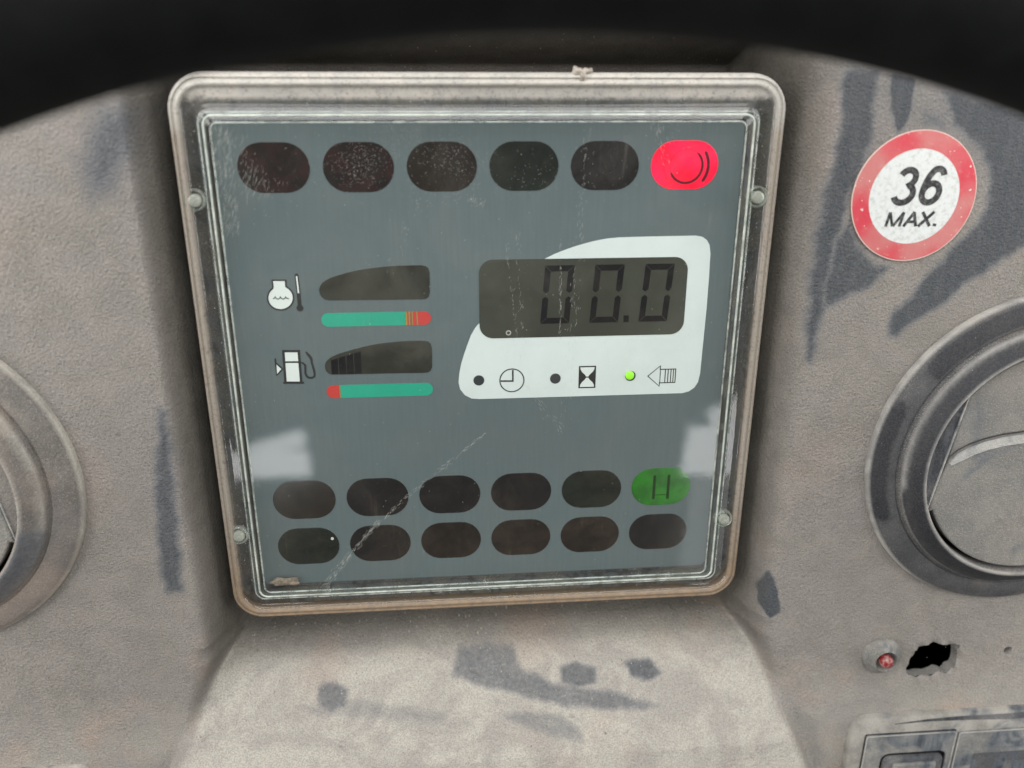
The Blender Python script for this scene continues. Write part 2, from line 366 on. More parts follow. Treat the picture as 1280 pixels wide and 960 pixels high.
# ---------------------------------------------------------------- measured outlines (millimetres on the face / the dashboard)
SH = {'gauge_temp':[(-41.68,15.09),(-41.34,16.12),(-40.76,16.87),(-39.84,17.52),(-38.49,18.17),(-36.72,18.72),(-34.95,19.22),(-32.75,19.72),(-30.56,20.13),(-28.37,20.4),(-26.18,20.63),(-23.99,20.82),(-21.8,20.92),(-18.74,20.96),(-15.9,20.96),(-14.81,20.76),(-14.12,20.22),(-13.85,19.09),(-13.89,16.62),(-13.98,13.9),(-14.28,12.9),(-14.97,12.31),(-16.0,12.2),(-22.21,12.23),(-31.03,12.31),(-39.36,12.38),(-40.43,12.63),(-41.13,13.23),(-41.54,14.05)],'gauge_fuel':[(-41.77,-4.9),(-41.53,-4.19),(-40.99,-3.53),(-40.13,-2.84),(-39.11,-2.34),(-37.73,-1.8),(-36.35,-1.41),(-34.07,-0.75),(-31.79,-0.19),(-29.52,0.28),(-27.25,0.65),(-24.99,0.88),(-22.73,1.06),(-20.02,1.19),(-15.95,1.14),(-14.87,0.92),(-14.21,0.29),(-13.93,-0.82),(-13.9,-2.98),(-14.05,-6.12),(-14.4,-7.04),(-15.02,-7.56),(-16.26,-7.67),(-23.13,-7.58),(-32.24,-7.57),(-39.94,-7.55),(-40.91,-7.29),(-41.49,-6.64),(-41.75,-5.86)],'bar1':[(-41.73,7.67),(-20.52,7.21),(-13.85,7.16),(-41.51,9.36),(-41.8,5.68)],'bar1marks':[(-20.43,7.21),(-19.94,7.2),(-19.49,7.19),(-18.69,7.17),(-17.61,7.15),(-17.17,7.14),(-13.85,7.16)],'bar2':[(-41.87,-12.28),(-38.56,-12.33),(-38.28,-12.34),(-13.98,-12.66),(-38.33,-10.38),(-38.6,-14.31)],'white_panel':[(7.99,9.91),(7.98,15.84),(15.54,22.17),(18.0,23.35),(20.57,24.34),(22.86,25.11),(25.14,25.77),(28.01,26.47),(30.87,27.0),(34.33,27.3),(39.55,27.4),(45.37,27.44),(54.16,27.5),(55.95,27.19),(57.19,26.36),(58.01,25.08),(58.43,22.92),(58.6,16.73),(58.66,8.89),(58.52,-0.4),(58.37,-9.96),(58.0,-12.42),(57.12,-13.97),(55.63,-15.04),(53.79,-15.51),(38.79,-15.52),(26.42,-15.54),(14.15,-15.56),(-1.65,-15.54),(-3.76,-15.34),(-5.55,-14.32),(-6.78,-12.62),(-7.16,-10.69),(-6.92,-8.17),(-6.4,-5.67),(-5.63,-3.07),(-4.7,-0.43),(-3.66,2.31),(-2.57,4.23),(-1.68,5.3)],'display':[(-1.46,22.15),(52.35,21.9),(53.04,1.36),(-1.32,1.33)],'digit0':[(15.45,20.44),(22.81,20.32),(21.73,5.03),(14.14,5.2)],'digit1':[(28.34,20.35),(35.65,20.35),(34.76,5.05),(27.09,5.09)],'digit2':[(41.23,20.44),(48.85,20.38),(47.97,5.01),(40.18,4.99)],'digitdot':[(36.47,6.85),(37.86,6.82),(37.88,5.04),(36.5,5.01)],'leds':[(-1.76,-10.21),(18.76,-10.28),(39.14,-10.08),(-1.74,-8.69)],'clock':[(7.07,-10.46),(10.21,-10.55),(7.07,-7.16),(7.31,-7.54),(7.31,-10.66),(4.06,-10.57)],'hourglass':[(25.06,-6.94),(29.68,-6.94),(29.66,-13.17),(25.12,-13.23),(27.28,-9.88)],'arrow':[(43.97,-10.28),(47.13,-7.41),(47.38,-8.44),(51.52,-8.29),(51.56,-12.43),(47.38,-12.31),(47.38,-13.29)],'flask':[(-53.0,17.75),(-49.73,17.7),(-49.77,16.1),(-49.43,15.82),(-49.02,15.49),(-48.68,15.1),(-48.42,14.64),(-48.24,14.14),(-48.17,13.61),(-48.18,13.08),(-48.3,12.54),(-48.51,12.03),(-48.8,11.55),(-49.18,11.12),(-49.62,10.76),(-50.12,10.48),(-50.65,10.27),(-51.2,10.16),(-51.76,10.15),(-52.31,10.22),(-52.83,10.39),(-53.3,10.65),(-53.71,10.98),(-54.05,11.39),(-54.31,11.85),(-54.48,12.35),(-54.55,12.88),(-54.53,13.41),(-54.41,13.95),(-54.19,14.46),(-53.9,14.93),(-53.52,15.35),(-53.08,15.71),(-52.97,16.1)],'wave':[(-53.27,13.02),(-52.91,13.15),(-52.66,13.59),(-52.49,13.14),(-52.05,12.91),(-51.59,13.12),(-51.39,13.57),(-51.22,13.11),(-50.75,12.89),(-50.29,13.13),(-50.11,13.54),(-49.95,13.15),(-49.32,12.95)],'thermo':[(-46.94,18.6),(-46.82,14.38),(-46.83,10.5)],'pump':[(-51.99,-0.82),(-48.11,-0.91),(-48.21,-9.52),(-52.22,-9.41)],'pump_mid':[(-51.92,-3.78),(-48.3,-3.87)],'pump_base':[(-52.83,-9.46),(-47.5,-9.57)],'pump_tri':[(-54.23,-2.76),(-54.28,-7.28),(-52.66,-5.63),(-54.1,-4.06)],'hose':[(-47.8,-3.95),(-47.25,-4.24),(-46.78,-4.8),(-46.83,-5.83),(-46.91,-7.07),(-46.59,-7.9),(-46.11,-8.22),(-45.28,-8.29),(-44.73,-7.95),(-44.56,-7.34),(-44.65,-6.16),(-44.88,-5.06),(-45.06,-4.09),(-45.06,-3.27),(-45.27,-2.72),(-45.72,-2.03),(-46.35,-1.13)],'brake':[(49.88,45.08),(53.78,45.06),(55.4,45.05),(50.17,41.18),(54.18,48.29),(54.19,41.24),(55.51,44.87)],'greenbars':[(47.38,-40.17),(47.88,-48.33),(51.09,-40.32),(51.63,-48.49)],'vchord':[(118.14,-44.2),(124.1,-10.58),(122.36,-29.56),(127.57,-25.57),(133.79,-23.49),(141.33,-22.37)],'vinner':[(118.6,-36.54),(120.46,-22.51),(124.23,-13.56)],'vchordL':[(-116.94,-44.93),(-117.66,-37.0),(-118.73,-28.4)],'hole':[(127.9,-105.39),(127.51,-103.87),(127.64,-102.39),(128.29,-100.94),(129.03,-100.1),(129.05,-98.78),(128.87,-97.0),(129.53,-97.48),(130.46,-96.66),(131.9,-95.8),(133.4,-95.3),(134.96,-95.18),(137.27,-95.62),(139.63,-96.28),(141.19,-96.08),(142.89,-95.96),(142.98,-97.07),(142.43,-97.85),(142.76,-98.9),(143.31,-100.42),(143.38,-101.76),(142.91,-103.0),(142.81,-104.49),(142.05,-105.57),(141.21,-106.27),(140.47,-106.45),(139.32,-105.84),(138.26,-106.07),(136.77,-106.73),(134.91,-107.13),(132.66,-107.21),(130.4,-107.21),(129.02,-106.67)]}
WEAR = {'l_streak':[(-81.5,-10.6),(-79.3,-12.8),(-80.0,-29.3),(-81.3,-52.7),(-82.3,-64.6),(-87.9,-66.0),(-88.2,-54.8),(-85.8,-31.3)],'l_top':[(-84.4,61.2),(-73.7,59.6),(-75.8,51.2),(-82.6,40.8),(-90.1,37.3),(-91.8,47.8)],'r_drop':[(80.7,-68.1),(83.5,-74.1),(85.0,-81.1),(82.3,-82.9),(79.5,-79.4),(79.3,-73.4)],'r_strip':[(82.4,67.3),(91.6,67.4),(92.7,50.5),(89.2,39.3),(86.4,21.7),(85.9,7.2),(84.5,-4.6),(82.6,-3.5),(81.7,7.3),(81.3,21.8),(81.8,37.4),(83.7,52.3)],'r_dark':[(94.4,65.6),(100.1,64.8),(100.5,55.9),(98.6,53.2),(95.8,59.5)],'r_zone':[(106.9,63.0),(130.9,57.7),(137.9,27.0),(130.7,21.0),(124.1,17.0),(116.9,9.8),(110.1,5.6),(106.5,1.6),(103.3,2.6),(103.7,7.9),(109.5,15.1),(112.8,20.2),(118.8,27.2),(124.0,34.7),(122.8,43.8),(119.5,49.4),(111.6,54.1)],'r_zone2':[(89.3,33.5),(93.0,26.6),(97.9,21.5),(103.2,21.0),(96.8,15.0),(89.9,11.8),(85.5,10.2),(84.9,17.6),(86.6,27.7)],'r_zone3':[(102.6,59.5),(108.9,57.7),(111.7,53.1),(103.6,54.1)],'f_1':[(-8.5,-96.2),(7.3,-96.1),(9.5,-101.2),(18.9,-105.4),(38.3,-108.5),(50.7,-112.5),(37.9,-112.7),(21.0,-110.8),(6.7,-107.2),(-5.2,-104.4),(-11.1,-101.8)],'f_2':[(21.2,-101.7),(26.7,-100.4),(32.7,-102.2),(31.7,-105.6),(26.6,-106.9),(21.9,-105.2)],'f_3':[(41.0,-101.0),(49.0,-100.5),(52.1,-104.2),(47.9,-106.3),(43.1,-104.5)],'f_4':[(-50.7,-103.3),(-46.8,-102.0),(-41.8,-103.9),(-42.3,-108.0),(-46.7,-109.3),(-50.2,-107.6)],'f_5':[(-57.2,-107.7),(-43.2,-106.1),(-31.5,-107.9),(-12.6,-111.5),(-15.1,-113.3),(-33.8,-111.5),(-50.2,-109.8)],'f_6':[(3.6,-112.3),(11.3,-111.9),(20.8,-113.1),(25.9,-116.1),(28.0,-120.1),(20.4,-118.6),(9.9,-115.3)],'f_7':[(91.1,-111.8),(101.2,-121.8),(106.5,-141.3),(101.1,-140.9),(94.3,-127.5)]}


# ---------------------------------------------------------------- dashboard shell: a moulded sheet with a recess, a ramp and a broken hole
POD = 10.0
def sstep(t): t = np.clip(t, 0, 1); return t * t * (3 - 2 * t)
FLOOR = -44.0
def dash_z(x, y):
    # a deep slot round the instrument; below it the floor curls up into the ramp, at the sides and above it rises to the pods
    line = 1.0 + (-y - 97.0) * .62
    line = np.where(line > 17, 17 + (line - 17) * .3, line)
    floor = line - 46.0 * np.clip((y + 101) / 21.0, 0, 1) ** 2.1
    floor = np.maximum(floor, FLOOR)
    up = np.clip((96 - y) / 27.0, 0, 1) ** 1.7
    floor = np.where(y > 0, 14.0 - (14.0 - FLOOR) * up, floor)
    low = np.clip((-y - 84) / 24.0, 0., 1.)                  # 0 beside the instrument, 1 along the ramp
    hw = 78.6 + np.maximum(0, -y - 90) * .42
    edge = np.abs(x - .7) - hw
    wd = (1 - low) * 3.6 + 1.4
    t_ramp = 1 - sstep((edge + wd) / (wd * 2.4))
    o1_ = np.where(x > 0, 3.6, 1.8); n1_ = np.where(x > 0, -4.4, -3.9)
    shelf = np.where(x > 0, 17.0, 15.0) * np.clip((o1_ - edge) / (o1_ - n1_), 0, 1) ** np.where(x > 0, 1.8, 1.45)
    gap = np.clip((n1_ + .3 - edge) / 1.5, 0, 1)
    z_side = POD - shelf - 40.0 * gap ** 1.3
    t_slot = np.clip((POD - z_side) / np.maximum(POD - np.minimum(floor, 0), 1), 0, 1)
    t = t_slot * (1 - low) + t_ramp * low
    pod = POD + .25 * np.sin(x * .045 + 1) * np.sin(y * .05)
    return pod + (floor - pod) * t
def axis(a, b, step, fa, fb, fstep):
    return np.concatenate([np.arange(a, fa, step), np.arange(fa, fb, fstep), np.arange(fb, b, step)])
xs = axis(-172, 212, .8, 126, 162, .36); ys = axis(-178, 116, .8, -109, -92, .36)
X, Y = np.meshgrid(xs, ys); Z = dash_z(X, Y)
def poly_sdf(px, py, poly):
    P = np.array(poly); n = len(P); dmin = np.full(px.shape, 1e9); ins = np.zeros(px.shape, bool); qx = np.zeros(px.shape); qy = np.zeros(px.shape)
    for i in range(n):
        a, b = P[i], P[(i + 1) % n]; ab = b - a
        t = np.clip(((px - a[0]) * ab[0] + (py - a[1]) * ab[1]) / (ab @ ab + 1e-12), 0, 1)
        cx = a[0] + t * ab[0]; cy = a[1] + t * ab[1]; d = np.hypot(px - cx, py - cy)
        k = d < dmin; dmin = np.where(k, d, dmin); qx = np.where(k, cx, qx); qy = np.where(k, cy, qy)
        c = ((a[1] > py) != (b[1] > py)) & (px < (b[0] - a[0]) * (py - a[1]) / (b[1] - a[1] + 1e-12) + a[0]); ins ^= c
    return np.where(ins, -dmin, dmin), qx, qy
screw_hole = circle(158.9, -99.0, 1.25, 20)
dead = np.zeros(X.shape, bool)
for poly in (SH['hole'], screw_hole):
    sd, qx, qy = poly_sdf(X, Y, poly)
    near = np.abs(sd) < .19; X = np.where(near, qx, X); Y = np.where(near, qy, Y); dead |= (sd <= -.19)
    # torn lip: bent a little inwards round the hole
    if poly is SH['hole']:
        Z = Z - .9 * np.exp(-np.clip(sd, 0, 50) / 1.0) * (sd < 6) * (.45 + .55 * np.sin(X * 1.3 + Y * .9))
Z = Z + rng.normal(0, .012, Z.shape)
ny_, nx_ = X.shape
idx = np.arange(nx_ * ny_).reshape(ny_, nx_)
q = np.stack([idx[:-1, :-1], idx[:-1, 1:], idx[1:, 1:], idx[1:, :-1]], -1).reshape(-1, 4)
q = q[~dead.ravel()[q].any(1)]
me = bpy.data.meshes.new('dashboard')
vco = np.stack([X, Y, Z], -1).reshape(-1, 3) * MM
me.vertices.add(len(vco)); me.vertices.foreach_set('co', vco.ravel())
me.loops.add(q.size); me.loops.foreach_set('vertex_index', q.ravel())
me.polygons.add(len(q)); me.polygons.foreach_set('loop_start', np.arange(0, q.size, 4)); me.polygons.foreach_set('loop_total', np.full(len(q), 4))
me.update(calc_edges=True); me.shade_smooth(); me.materials.append(M['dash'])
wipe = np.zeros(X.shape)
STR = {'l_streak': (.66, 2.6), 'l_top': (.62, 9), 'r_drop': (1.3, 1.2), 'r_strip': (.80, 3.4), 'r_dark': (1.3, 1.5), 'r_zone': (.74, 2.6), 'r_zone2': (.70, 2.6), 'r_zone3': (.6, 4),
       'f_1': (.56, 2.0), 'f_2': (.60, 1.2), 'f_3': (.64, 1.2), 'f_4': (.56, 1.4), 'f_5': (.38, 2.5), 'f_6': (.44, 1.8), 'f_7': (.30, 4)}
for k, poly in WEAR.items():
    st, soft = STR[k]
    a_ = min(.45, soft * .15 + .1)
    XX = X + a_ * (np.sin(Y * .55 + X * .2 + 1) * .6 + np.sin(Y * 1.3 - X * .9) * .4); YY = Y + a_ * (np.sin(X * .6 + 2 + Y * .3) * .6 + np.sin(X * 1.4 + Y) * .4)
    sd = poly_sdf(XX, YY, poly)[0]; soft = soft * 1.35 + .6
    wipe = np.maximum(wipe, st * sstep((-sd + soft * (.65 if k[0] == 'f' else .5)) / soft))
wipe = np.maximum(wipe, .36 * np.exp(-((X - 95) / 26) ** 2 - ((Y - 60) / 34) ** 2))
wipe = np.maximum(wipe, .50 * np.exp(-((X - 118) / 22) ** 2 - ((Y - 66) / 22) ** 2))
wipe = np.maximum(wipe, .34 * np.exp(-((X - 170) / 30) ** 2 - ((Y - 40) / 40) ** 2))
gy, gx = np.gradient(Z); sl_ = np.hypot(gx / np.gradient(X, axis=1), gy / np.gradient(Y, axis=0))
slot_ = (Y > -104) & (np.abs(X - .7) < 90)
recess_shade = .90 * sstep((sl_ - .5) / 3.2) * slot_  # painted shade: the steep slot walls are coloured darker
recess_shade = np.maximum(recess_shade, .30 * sstep((Y - 62) / 6.0) * sstep((86 - np.abs(X)) / 10.0))  # painted shade on the hood strip under the wheel rim
inramp = sstep((78.5 + np.maximum(0, -Y - 90) * .42 - np.abs(X - .7)) / 3.0) * sstep((-Y - 86) / 14.0)
cream = np.maximum(inramp, .55 * sstep((-Y - 95) / 30.0))
stain = np.clip(.22 + 1.15 * sstep((-Y - 60) / 50.0) * (1 - .9 * inramp), 0, 1)
for nm, arr in (('wipe', wipe), ('cream', cream), ('stain', stain), ('recess_shade', recess_shade)):
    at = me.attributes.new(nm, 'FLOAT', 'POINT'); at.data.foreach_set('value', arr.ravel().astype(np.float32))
dash = bpy.data.objects.new('dashboard', me); C.objects.link(dash); dash.matrix_world = TILT
tag(dash, 'dusty grey moulded dashboard with a recess and a ramp below the instrument', kind='structure')
# thickness of the sheet round the holes and along the outer border, and the dark inside behind it
b = MB()
for poly in (SH['hole'], screw_hole):
    n = len(poly); zt = [float(dash_z(np.array(x), np.array(y))) - .02 - (.9 * (.45 + .55 * math.sin(x * 1.3 + y * .9)) if poly is SH['hole'] else 0) for x, y in poly]
    vs = [(x, y, z) for (x, y), z in zip(poly, zt)] + [(x, y, z - 3.4) for (x, y), z in zip(inset(poly, .28 if len(poly) > 20 else .05), zt)]
    b.add(vs, [[i, (i + 1) % n, n + (i + 1) % n, n + i] for i in range(n)], 'flap')
b.build('hole_edge', dash)
b = MB()
x0, x1, y0, y1 = xs[0], xs[-1], ys[0], ys[-1]
for zt, ins_ in ((-4., .4),):
    c4 = [(x0 + ins_, y0 + ins_), (x1 - ins_, y0 + ins_), (x1 - ins_, y1 - ins_), (x0 + ins_, y1 - ins_)]
    vs = [(x, y, -50.) for x, y in c4] + [(x, y, -80.) for x, y in c4]
    b.add(vs, [[0, 1, 5, 4], [1, 2, 6, 5], [2, 3, 7, 6], [3, 0, 4, 7], [4, 5, 6, 7]], 'black')
b.build('back_shell', dash)
b = MB()   # outer skirt: the sheet turns back along its border
ring = [(x, y0) for x in xs] + [(x1, y) for y in ys] + [(x, y1) for x in xs[::-1]] + [(x0, y) for y in ys[::-1]]
n = len(ring); zs = dash_z(np.array([p[0] for p in ring]), np.array([p[1] for p in ring]))
b.add([(x, y, z) for (x, y), z in zip(ring, zs)] + [(x, y, -50.) for x, y in ring], [[i, (i + 1) % n, n + (i + 1) % n, n + i] for i in range(n)], 'flap')
b.build('border_skirt', dash)

# ---------------------------------------------------------------- instrument panel
ip = root('instrument_panel', (0, 0, 0), 'square forklift instrument panel with display, gauges and indicator windows under a clear cover', 'instrument panel')
CX0, CX1, CY0, CY1 = -71.9, 73.0, -78.6, 66.4          # outer outline of the cover
b = MB()
o1 = rrect(CX0 + 1.2, CX1 - 1.2, CY0 + 1.2, CY1 - 1.2, 7, 6)
b.prism(o1, -44.5, -1.2, 'housing'); b.build('housing', ip)
b = MB()                                                # dark gasket frame round the face
fo = rrect(CX0 + 5.2, CX1 - 5.2, CY0 + 4.5, CY1 - 5.2, 4, 6); fi = rrect(-64.6, 65.4, -72.0, 56.2, 2.5, 6)
b.ring(fo, fi, -1.2, .9, 'housing'); b.build('gasket', ip)
b = MB(); b.prism(rrect(-63.9, 64.7, -70.6, 55.4, 2.0, 5), -1.2, 0, 'face', .25); b.build('face_plate', ip)
b = MB(); b.prism(SH['white_panel'], 0, .06, 'white'); b.build('display_surround', ip)
# display
b = MB(); b.prism(rrect(-1.4, 52.8, 1.35, 22.1, 3.6, 8), 0, .16, 'lcd', .04); disp = b.build('display', ip)
def seg(name, pts, z0=.16, z1=.22):
    b = MB(); b.prism(pts, z0, z1, 'segment'); return b.build(name, disp)
for dx in (14.45, 27.4, 40.5):
    top, bot, wdt, th, gap = 20.4, 5.05, 7.6, 1.55, .10; sl = .072; hy = (top + bot) / 2; nd = .55
    def P(x, y): return (dx + x + (y - bot) * sl, y)
    segs = [[P(gap, top), P(wdt - gap, top), P(wdt - th - gap, top - th), P(th + gap, top - th)],
            [P(gap, bot), P(th + gap, bot + th), P(wdt - th - gap, bot + th), P(wdt - gap, bot)]]
    for side in (0, 1):
        X_ = (lambda x: x) if side == 0 else (lambda x: wdt - x)
        segs += [[P(X_(0), top - gap), P(X_(th), top - th - gap), P(X_(th), hy + nd + .5), P(X_(th * .5), hy + nd - .1), P(X_(0), hy + nd + .5)],
                 [P(X_(0), bot + gap), P(X_(th), bot + th + gap), P(X_(th), hy - nd - .5), P(X_(th * .5), hy - nd + .1), P(X_(0), hy - nd - .5)]]
    for pts in segs: seg('display_segment', pts)
seg('decimal_point', SH['digitdot'])
# status lamps and printed symbols on the white field
(l1, l2, l3, lr) = SH['leds']; rr = abs(lr[1] - l1[1]) * .95
for k, p in enumerate((l1, l2, l3)):
    b = MB(); b.lathe([(rr, .06), (rr, .12), (rr * .9, .16)], 'led_off', 28, p[0], p[1], cap=True)
    led = b.build('status_lamp', ip)
    if k == 2:
        led['label'] = 'status lamp lit yellow-green'
        b = MB(); b.lathe([(rr * .84, .16), (rr * .80, .45), (rr * .45, .8), (.02, .9)], 'led_lit', 24, p[0] - rr * .14, p[1] + rr * .14, cap=True)
        b.build('lamp_lens', led)
ZP = (.06, .12)
(c0, cr, ct, h1, h2, h3) = SH['clock']; b = MB(); r_ = (abs(cr[0] - c0[0]) + abs(ct[1] - c0[1])) / 2
b.ring(circle(c0[0], c0[1], r_ + .14, 40), circle(c0[0], c0[1], r_ - .14, 40), *ZP, 'ink')
b.stroke([h1, h2, h3], .42, .06, .125, 'ink'); b.build('clock_symbol', ip)
hg = SH['hourglass']; b = MB()
hx0, hx1, hy0, hy1 = hg[0][0], hg[1][0], hg[3][1], hg[0][1]; hm = (hx0 + hx1) / 2; hmy = (hy0 + hy1) / 2
b.prism([(hx0, hy0), (hx1, hy0), (hx1, hy1), (hx0, hy1)], *ZP, 'ink')
u = .38; W_ = (hx1 - hx0) / 2 - u
def glass_half(sgn):
    yy = hy1 - .35 if sgn > 0 else hy0 + .35; H_ = abs(yy - hmy) - .12
    pr = [(-1, 1), (1, 1), (.96, .78), (.74, .52), (.34, .26), (.16, .06), (-.16, .06), (-.34, .26), (-.74, .52), (-.96, .78)]
    return [(hm + a * W_, hmy + sgn * c * (H_ + .12)) for a, c in pr]
b.prism(glass_half(1), .12, .15, 'icon_white'); b.prism(glass_half(-1), .12, .15, 'icon_white')
b.build('hourglass_symbol', ip)
ar = SH['arrow']; b = MB(); y_t, y_b = ar[2][1], ar[5][1]; x_h = (ar[1][0] + ar[6][0]) / 2; x_e = (ar[3][0] + ar[4][0]) / 2
b.stroke([ar[0], (x_h, ar[1][1]), (x_h, y_t), (x_e, y_t), (x_e, y_b), (x_h, y_b), (x_h, ar[6][1])], .24, *ZP, 'ink', closed=True)
for k in (.02, .34, .52, .70, .86): b.stroke([(x_h + (x_e - x_h) * k, y_t), (x_h + (x_e - x_h) * k, y_b)], .22 if k > .1 else .18, .06, .125, 'ink')
b.build('arrow_symbol', ip)
# gauges
for nm in ('gauge_temp', 'gauge_fuel'):
    b = MB(); b.prism(SH[nm], 0, .14, 'gauge', .04); g = b.build('gauge_window', ip)
    if nm == 'gauge_fuel':
        b = MB(); x_, y_ = SH[nm][0]
        for k in range(4):
            xx = x_ + 1.6 + k * 2.0; b.prism([(xx, y_ - 2.5), (xx + 1.75, y_ - 2.5), (xx + 1.85, y_ + 1.9 + k * .55), (xx + .1, y_ + 1.3 + k * .6)], .14, .19, 'segment')
        b.build('gauge_segments', g)
def band(x0, x1, yc, h, mat, le=0, re=0, z1=.07):
    r = h / 2; pts = []
    if re: pts += circle(x1 - r, yc, r, 12, -90, 90)
    else: pts += [(x1, yc - r), (x1, yc + r)]
    if le: pts += circle(x0 + r, yc, r, 12, 90, 270)
    else: pts += [(x0, yc + r), (x0, yc - r)]
    b = MB(); b.prism(pts, 0, z1, mat); return b.build('gauge_band', ip)
a, m_, e_, u1, d1 = SH['bar1']; yc = m_[1]; hh = abs(u1[1] - d1[1]) * .98; mk = [p[0] for p in SH['bar1marks']]
band(a[0], mk[0], yc, hh, 'green_ink', le=1)['label'] = 'green band under the upper gauge'
band(mk[0] + .05, mk[1], yc, hh, 'amber_ink'); band(mk[1] + .05, mk[2] - .15, yc, hh, 'red_ink'); band(mk[2] - .1, mk[2] + .25, yc, hh, 'amber_ink')
band(mk[2] + .3, mk[3] - .1, yc, hh, 'brown_ink'); band(mk[3] - .05, mk[3] + .2, yc, hh, 'amber_ink'); band(mk[3] + .25, mk[4], yc, hh, 'red_ink')
band(mk[4] + .05, mk[5] - .1, yc, hh, 'amber_ink'); band(mk[5] - .05, mk[6], yc, hh, 'red_ink', re=1)['label'] = 'red end of the upper band'
B = SH['bar2']; yc = B[1][1]
band(B[0][0], B[1][0], yc, hh, 'red_ink', le=1)['label'] = 'red end of the lower band'
band(B[1][0] + .05, B[2][0], yc, hh, 'amber_ink'); band(B[2][0] + .05, B[3][0], yc, hh, 'green_ink', re=1)['label'] = 'green band under the lower gauge'
# coolant symbol
b = MB(); fl = SH['flask']
b.prism(fl, 0, .06, 'icon_white'); b.stroke(fl, .36, .0, .10, 'ink', closed=True); b.stroke(SH['wave'], .22, .06, .10, 'ink'); b.build('coolant_symbol', ip)
t0, t1, t2 = SH['thermo']; b = MB()
b.stroke([(t0[0], t0[1] + .35), t1, t2], .95, 0, .08, 'ink'); b.prism(circle(t2[0], t2[1], .86, 18), 0, .085, 'ink'); b.prism(circle(t0[0], t0[1] + .3, .47, 14), 0, .078, 'ink')
b.stroke([(t0[0], t0[1] + .1), t1], .38, .08, .11, 'icon_white'); b.build('thermometer_symbol', ip)
# fuel symbol
b = MB(); pu = SH['pump']; b.prism(pu, 0, .06, 'icon_white'); b.stroke(pu, .62, 0, .10, 'ink', closed=True)
b.stroke(SH['pump_mid'], .45, .06, .098, 'ink'); b.stroke(SH['pump_base'], .5, 0, .105, 'ink')
hs = SH['hose']; b.stroke(hs, [.34, .4, .5] + [.52] * (len(hs) - 7) + [.62, .72, .72, .30], 0, .09, 'ink')
tr_ = SH['pump_tri']; b.prism([tr_[3], tr_[1], tr_[2]], 0, .05, 'icon_white'); b.stroke([tr_[0], tr_[1], tr_[2], tr_[3]], .40, 0, .095, 'ink'); b.build('fuel_pump_symbol', ip)
# indicator windows: six above, twelve below
kinds_top = ['win_red', 'win_red', 'win_brown', 'win_green', 'win_black', 'red_lit']
kinds_1 = ['win_brown', 'win_black', 'win_black', 'win_black', 'win_green', 'green_lit']
kinds_2 = ['win_green', 'win_black', 'win_brown', 'win_brown', 'win_brown', 'win_black']
for row, (yc, x_off, kinds, ht) in enumerate(((45.0, 0, kinds_top, 11.75), (-43.81, -.29, kinds_1, 11.65), (-58.4, -.29, kinds_2, 11.5))):
    for i in range(6):
        cx = (i - 2.5) * 20 + x_off
        b = MB(); b.prism(pill(0, 0, 17.0, ht), 0, .12, kinds[i], .05)
        wn = b.build('indicator_window', ip, origin=(0, 0, 0)); wn.location = (cx * MM, yc * MM, 0)
        if kinds[i] == 'red_lit':
            wn['label'] = 'indicator window lit bright red with a brake symbol'
            b = MB(); b.stroke(circle(.4, -.2, 4.1, 40, -160, 60), [.1, .3] + [.56] * 35 + [.4, .2, .1, .05], .12, .24, 'red_sym')
            b.stroke(circle(.4, -.2, 4.1, 24, 62, 198), .16, .12, .16, 'red_sym2'); b.stroke(circle(1.0, -.2, 6.2, 16, 150, 212), .18, .12, .16, 'red_sym2')
            b.stroke(circle(-.2, -.2, 6.2, 20, -38, 34), [.25] + [.72] * 19 + [.3], .12, .2, 'red_sym')
            b.stroke(circle(1.3, .9, .9, 12, -80, 80), .1, .12, .17, 'red_sym')
            b.build('brake_symbol', wn)
        if kinds[i] == 'green_lit':
            wn['label'] = 'indicator window lit dark green with two vertical bars'
            b = MB()
            for sx in (-2.0, 2.1): b.stroke([(sx, 3.6), (sx, -3.9)], .75, .12, .2, 'green_sym')
            b.stroke([(-2.0, -2.6), (2.1, -2.6)], .18, .12, .18, 'green_sym')
            b.build('heater_symbol', wn)
# clear cover
def offset_rect(o, r): return rrect(CX0 + o, CX1 - o, CY0 + o, CY1 - o, max(.6, r), 8, 90)
prof = [(0.4, -44, 8.4, .70), (0, -8, 8.6, .74), (0, 1.8, 8.6, .80), (.2, 3.4, 8.4, .80), (.65, 4.7, 8.0, .82), (1.15, 5.0, 7.4, .80), (1.45, 4.6, 7.1, .66), (1.75, 4.65, 6.9, .72),
        (2.2, 5.3, 6.4, .74), (2.7, 5.3, 6.0, .66), (3.05, 4.9, 5.6, .60), (3.3, 4.4, 5.4, .22), (3.8, 4.2, 5.0, .07), (5.2, 4.2, 4.2, .03), (6.4, 4.2, 3.2, .02)]
rings = [(offset_rect(o, r), z, d) for o, z, r, d in prof]
WX0, WX1, WY0, WY1 = -62.3, 62.9, -69.3, 55.6
def lerp_rect(t, z, r): 
    a = (CX0 + 6.9, CX1 - 6.9, CY0 + 6.4, 58.0); c = (WX0, WX1, WY0, WY1)
    return (rrect(*[p + (q - p) * t for p, q in zip(a, c)], r, 8, 90), z, .02)
rings += [lerp_rect(0, 4.2, 3.0), lerp_rect(.18, 4.9, 2.8), lerp_rect(.85, 5.3, 2.0), lerp_rect(1.0, 5.9, 1.8), lerp_rect(1.06, 6.0, 1.7), lerp_rect(1.10, 6.0, 1.7)]
n = len(rings[0][0]); vs = []; dust = []
for pts, z, d in rings:
    for (x, y) in pts:
        vs.append((x, y, z)); dd = d
        up = max(0, (y - 56.0) / 9.0)                    # more dust has settled along the upper border
        if y > 57.5 and z > 4.0: dd = max(dd, min(.74, .10 + .70 * sstep(np.array((y - 60.2) / 1.5)).item()))
        if y < -70: dd = dd + .06
        dust.append(dd)
